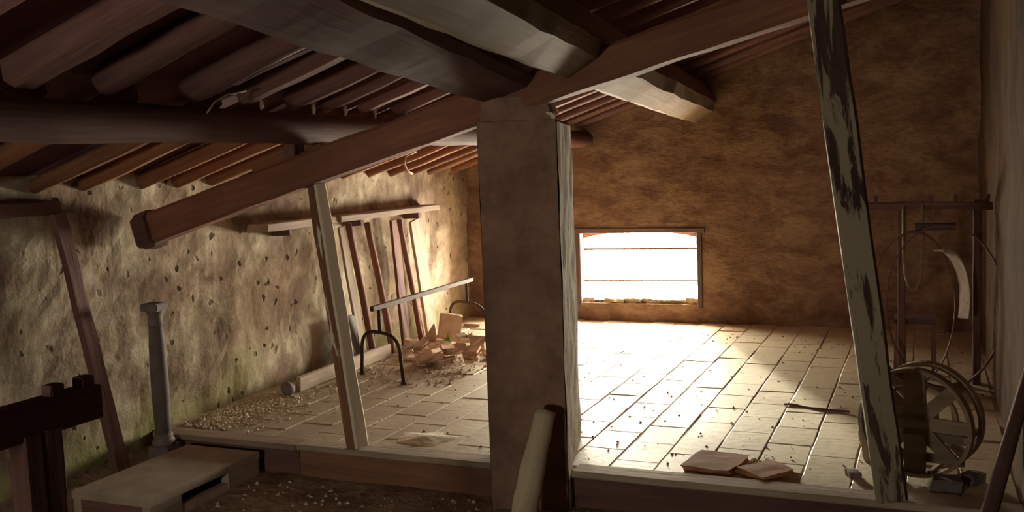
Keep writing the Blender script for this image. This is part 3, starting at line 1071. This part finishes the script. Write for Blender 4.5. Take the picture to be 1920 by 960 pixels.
tag(link('flat_tile', rough_block(.16, .07, .03, .1, 64), M['terracotta'], None, Matrix.Translation(p)), 'flat broken tile on the sunlit floor under the far trestle leg', 'tile')
# weeds growing out of the rubble
for k, (px, py, lab) in enumerate(((842, 655, 'tiny green weed growing in the middle of the rubble heap'), (882, 650, 'tiny green weed at the right of the rubble heap'))):
    p = on(2, 0, px, py)
    e = thing('weed', p, lab, 'plant')
    for j in range(9):
        a = rr.uniform(0, 6.28)
        l = rr.uniform(.05, .10)
        w = rr.uniform(.010, .018)
        V = [(0, 0, 0), (l * .5, w, l * .45), (l, 0, l * .5), (l * .5, -w, l * .45), (l * .5, 0, l * .38)]
        link('leaf', mesh('leaf', V, [(0, 4, 1), (1, 4, 2), (2, 4, 3), (3, 4, 0)]), M['leaf'], e, Matrix.Translation(p + Vector((0, 0, .03))) @ Matrix.Rotation(a, 4, 'Z') @ Matrix.Rotation(-rr.uniform(0, .9), 4, 'Y'))
    tube('stem', [p, p + Vector((0, 0, .035))], .004, 'leaf', e, 6)

# ------------------------------------------------------------------ right part of the raised floor
pa, pb = on(2, 0, 1340, 876), on(2, 0, 1436, 890)
o = link('broken_tile', rough_block(.225, .26, .03, .11, 71, 3), M['terracotta_red'], None, Matrix.Translation(Vector((pa.x, pa.y + .02, -.002))) @ Matrix.Rotation(math.radians(-6), 4, 'Z'))
tag(o, 'left half of a broken red tile lying near the right step edge', 'tile')
o = link('broken_tile', rough_block(.17, .20, .03, .14, 75, 3), M['terracotta_red'], None, Matrix.Translation(Vector((pb.x, pb.y + .01, -.002))) @ Matrix.Rotation(math.radians(-38), 4, 'Z'))
tag(o, 'right half of a broken red tile lying near the right step edge', 'tile')
a, b = on(2, .006, 1470, 758), on(2, .006, 1592, 773)
pts = [a.lerp(b, f) + Vector((0, .012 * math.sin(f * 9), .002 * math.sin(f * 14))) for f in [k / 10 for k in range(11)]]
tag(tube('stick', pts, .0065, 'dark_wood', rough=.2), 'thin dark stick lying on the bright tiles', 'stick')

# bent-wood wheel cage behind the right post
wc = Vector((-0.025, 4.42, 0.0))
R_ = 0.235
e = thing('wooden_wheel', wc, 'old bent-wood wheel with flat spokes standing behind the peeling post', 'wheel')
axis = Vector((-.30, -.95, 0)).normalized()
side = Vector((0, 0, 1)).cross(axis) * -1
ctr = wc + Vector((0, 0, R_ + .012))
MW = Matrix(((side.x, axis.x, 0, ctr.x), (side.y, axis.y, 0, ctr.y), (side.z, axis.z, 1, ctr.z), (0, 0, 0, 1)))


def hoop(r, y0, y1, th, n=48, a0=0.0, a1=2 * math.pi, wob=0.004):
    """flat band bent to a circle in the local XZ plane, width along Y"""
    V, Fc = [], []
    full = abs(a1 - a0 - 2 * math.pi) < 1e-6
    m = n if full else n + 1
    for i in range(m):
        a = a0 + (a1 - a0) * i / n
        w = wob * math.sin(3 * a + r * 40)
        for rr_, yy in ((r + w, y0), (r + w, y1), (r + w - th, y1), (r + w - th, y0)):
            V.append((rr_ * math.cos(a), yy, rr_ * math.sin(a)))
    for i in range(n):
        j = (i + 1) % m
        for k in range(4):
            Fc.append((i * 4 + k, i * 4 + (k + 1) % 4, j * 4 + (k + 1) % 4, j * 4 + k))
    if not full:
        Fc += [(0, 1, 2, 3), tuple((m - 1) * 4 + k for k in (3, 2, 1, 0))]
    return mesh('hoop', V, Fc)


def wheel_part(name, me, mat='bent_wood'):
    return link(name, me, M[mat], e, MW)


wheel_part('front_rim', hoop(R_, .050, .100, .016))
wheel_part('back_rim', hoop(R_, -.100, -.050, .016))
wheel_part('inner_hoop', hoop(R_ * .70, .02, .05, .012))


def spoke(a, r0, r1, w, y, th=.014):
    V = []
    c_, s_ = math.cos(a), math.sin(a)
    for rr_, ww in ((r0, w * 1.1), (r1, w)):
        for yy in (y, y + th):
            for sg in (-1, 1):
                V.append((rr_ * c_ - sg * ww / 2 * s_, yy, rr_ * s_ + sg * ww / 2 * c_))
    return mesh('spoke', V, [(0, 1, 3, 2), (4, 6, 7, 5), (0, 4, 5, 1), (2, 3, 7, 6), (0, 2, 6, 4), (1, 5, 7, 3)])


for k in range(8):
    a = math.pi / 2 + k * math.pi / 4
    wheel_part('spoke', spoke(a, .02, R_ - .006, .055 if k % 4 else .085, .058 if k % 4 else .066))
for k in range(4):
    a = math.pi / 2 + (k + .5) * math.pi / 2
    wheel_part('back_spoke', spoke(a, .02, R_ - .006, .04, -.085))
wheel_part('hub', mesh('hub', *(lambda v: ([(x, y, z) for x, y, z in v], BF))(boxv(-.05, .05, -.085, .08, -.05, .05))))
for zz in (-.055, -.15):
    wheel_part('cross_bar', mesh('bar', boxv(-.20 if zz > -.1 else -.19, .20 if zz > -.1 else .19, .035, .055, zz - .018, zz + .018), BF))
for k in range(6):
    a = k * math.pi / 3 + .2
    wheel_part('tie', mesh('tie', *(lambda c_, s_: ([(R_ - .02 + .0) * c_ and ((R_ - q) * c_ - t_ * s_, y_, (R_ - q) * s_ + t_ * c_) for y_ in (-.09, .09) for q, t_ in ((.016, -.012), (.016, .012), (.03, .012), (.03, -.012))],
                                                              [(0, 1, 2, 3), (7, 6, 5, 4), (0, 4, 5, 1), (1, 5, 6, 2), (2, 6, 7, 3), (3, 7, 4, 0)]))(math.cos(a), math.sin(a))))
# gnarled stump and stones at the foot of the right post
p = on(2, 0, 1632, 868)
o = log('gnarled_stick', (p.x, p.y + .04, 0), (p.x - .01, p.y + .06, .40), .035, .022, 'bent_wood', None, .5, (.02, .01), seg=12, n=10)
tag(o, 'gnarled stub of branch standing against the left rim of the wheel', 'branch')
for k, (px, py, s, lab) in enumerate(((1775, 918, .11, 'dark stone lying right of the peeling post foot'), (1822, 906, .09, 'dark stone at the right wall below the wheel rim'), (1600, 893, .06, 'small dark clod left of the peeling post'))):
    p = on(2, 0, px, py)
    o = link('stone', rough_block(s, s * .8, s * .5, .16, 80 + k, 2), M['stone'], None, Matrix.Translation(Vector((p.x, max(p.y, 4.17), -.004))) @ Matrix.Rotation(k, 4, 'Z'))
    tag(o, lab, 'stone')

# rack in the dark corner with hoops, collar band and rope
e = thing('tool_rack', (0, 6.2, 0), 'dark wooden rack with a crossbar in the right corner', 'rack')
yk = 6.25
za = on(1, yk, 1640, 386).z
xa, xb = on(1, yk, 1628, 386).x, XR - .01
cbar = timber('crossbar', (xa, yk, za), (xb, yk, za - .01), .045, .045, 'dark_wood', e, rough=.006)
for px in (1690, 1832):
    xx = on(1, yk, px, 500).x
    timber('upright', (xx, yk + .03, 0), (xx, yk + .03, za + .02), .045, .05, 'dark_wood', e, up=(0, 1, 0), rough=.004)
for px in (1642, 1742, 1790, 1850):
    xx = on(1, yk, px, 380).x
    timber('peg', (xx, yk - .02, za + .01), (xx + .005, yk - .02, za + .06), .025, .025, 'dark_wood', cbar, up=(0, 1, 0), rough=.003)
x0, x1 = on(1, yk, 1716, 425).x, on(1, yk, 1792, 425).x
zz = on(1, yk, 1750, 424).z
timber('short_bar', (x0, yk - .03, zz), (x1, yk - .03, zz), .06, .04, 'leather', e, rough=.003)
def leaning_hoop(name, px, py, r_px, yy, mat, label, cat, w=.035, th=.012, sx=1.0, tilt=.10, a0=0.0, a1=2 * math.pi, ry=0.0, zmin=None):
    c_ = on(1, yy, px, py)
    r_ = r_px * yy * 1.08 / F
    if zmin is not None:
        c_.z = r_ + zmin
    mw = Matrix.Translation(c_) @ Matrix.Rotation(-tilt, 4, 'X') @ Matrix.Rotation(ry, 4, 'Z') @ Matrix.Diagonal(Vector((sx, 1, 1, 1)))
    return tag(link(name, hoop(r_, -w / 2, w / 2, th, 56, a0, a1), M[mat], None, mw), label, cat)


leaning_hoop('large_hoop', 1770, 560, 132, 6.12, 'dark_wood', 'largest wooden hoop leaning on the rack in the dark right corner', 'hoop', w=.065, sx=.66, zmin=.004, tilt=.06)
leaning_hoop('large_hoop', 1712, 555, 125, 6.19, 'dark_wood', 'dark oval hoop behind the pale band in the right corner', 'hoop', w=.06, sx=.50, zmin=.004, tilt=.03)
leaning_hoop('pale_band', 1765, 590, 84, 6.02, 'grey_wood', 'pale curved wooden band catching light in the dark right corner', 'hoop', w=.10, th=.012, sx=.50, a0=-.35, a1=1.7, zmin=.23, ry=.55)
x0, x1 = on(1, yk - .05, 1694, 400).x, on(1, yk - .05, 1730, 400).x
zlo = on(1, yk - .05, 1712, 545).z
pts = [Vector((x0 + (x1 - x0) * (.5 - .5 * math.cos(math.pi * k / 16)), yk - .045, za - (za - zlo) * math.sin(math.pi * k / 16) ** .45)) for k in range(17)]
tag(tube('rope_loop', pts, .009, 'rope'), 'loop of rope hanging from the rack crossbar', 'rope')
# basket-like dark collar hanging and low stool behind
p = on(1, 6.3, 1712, 600)
e = thing('stool', (p.x, 6.40, 0), 'small dark stool half hidden under the rack', 'stool')
timber('seat', (p.x - .11, 6.42, .36), (p.x + .13, 6.42, .36), .22, .03, 'dark_wood', e, rough=.003)
for sx in (-.09, .11):
    for sy in (-.07, .07):
        timber('leg', (p.x + sx * 1.1, 6.42 + sy * 1.15, 0), (p.x + sx, 6.42 + sy, .35), .03, .03, 'dark_wood', e, up=(0, 1, 0), rough=.002)

# pole leaning at the right edge
a = on(1, 3.3, 1856, 958)
b = on(1, 3.62, 1920, 735)
d = (b - a).normalized()
foot = a - d * ((a.z - ZLOW + .012) / d.z)
topp = foot + d * ((XR - .03 - foot.x) / d.x if d.x > .02 else 1.4)
o = log('leaning_pole', foot, topp, .028, .022, 'dark_wood', None, .12, (0, 0), seg=10, n=10)
tag(o, 'dark pole leaning on the right wall at the edge of view', 'pole')

# ------------------------------------------------------------------ dust and crumbs
zr = lambda x, y: 0.001
rr = random.Random(21)
sp = []
while len(sp) < 1500:
    y = rr.uniform(4.15, 5.7)
    x = XL + .06 + abs(rr.gauss(0, .22))
    if x < -3.0 and not (x < -3.68 and y > 5.0):
        sp.append((x, y))
crumbs('plaster_crumbs', sp, 'crumb', 'fallen plaster crumbs along the foot of the left wall', 'debris', zr)
sp = [(rr.uniform(-3.0, XR - .05), rr.uniform(4.2, 8.0)) for _ in range(420)]
crumbs('floor_grit', sp, 'dark_wood', 'dark grit scattered over the tiles', 'debris', zr, (.003, .010))
c0 = on(2, 0, 800, 822)
V, Fc = [(0, 0, .016)], []
for k in range(1, 7):
    for j in range(28):
        th = 2 * math.pi * j / 28
        q = k / 6 * (1 + .45 * noise.noise(Vector((math.cos(th) * 1.6, math.sin(th) * 1.6, 3))) + .2 * noise.noise(Vector((math.cos(th) * 5, math.sin(th) * 5, 8))))
        V.append((.17 * q * math.cos(th), .12 * q * math.sin(th), .016 * (1 - k / 6) ** 1.3 + (.003 * noise.noise(Vector((k * .9, j * .8, 0))) if k < 6 else -.002)))
for j in range(28):
    Fc.append((0, 1 + j, 1 + (j + 1) % 28))
    for k in range(5):
        a, b = 1 + k * 28 + j, 1 + k * 28 + (j + 1) % 28
        Fc.append((a, a + 28, b + 28, b))
o = link('dust_heap', mesh('dust_heap', V, Fc), M['dust_pale'], None, Matrix.Translation(Vector((c0.x, c0.y, .001))), True)
tag(o, 'patch of pale dust on the tiles behind the reddish step', 'dust', kind='stuff')
sp = [(rr.uniform(-3.9, .3), rr.uniform(2.4, 3.93)) for _ in range(900)]
sp = [p for p in sp if not (-3.7 < p[0] < -3.15 and 3.13 < p[1]) and not (-1.85 < p[0] < -1.4 and p[1] > 3.7)]
crumbs('floor_rubble', sp, 'crumb', 'small rubble strewn over the lower earth floor', 'debris', zlow, (.004, .016))
sp = [(rr.uniform(-3.85, -2.85), rr.uniform(5.4, 6.8)) for _ in range(500)]
crumbs('tile_crumbs', sp, 'crumb', 'crumbs between the broken tiles of the rubble heap', 'debris', zr, (.004, .016))
c0 = on(2, 0, 1392, 876)
sp = [(c0.x + rr.gauss(0, .06), c0.y + rr.gauss(0, .07)) for _ in range(220)]
sp = [p for p in sp if p[1] > 4.11]
crumbs('tile_chips', sp, 'dust_pale', 'chips and dust between the two broken red tiles', 'debris', lambda x, y: .002, (.004, .012))
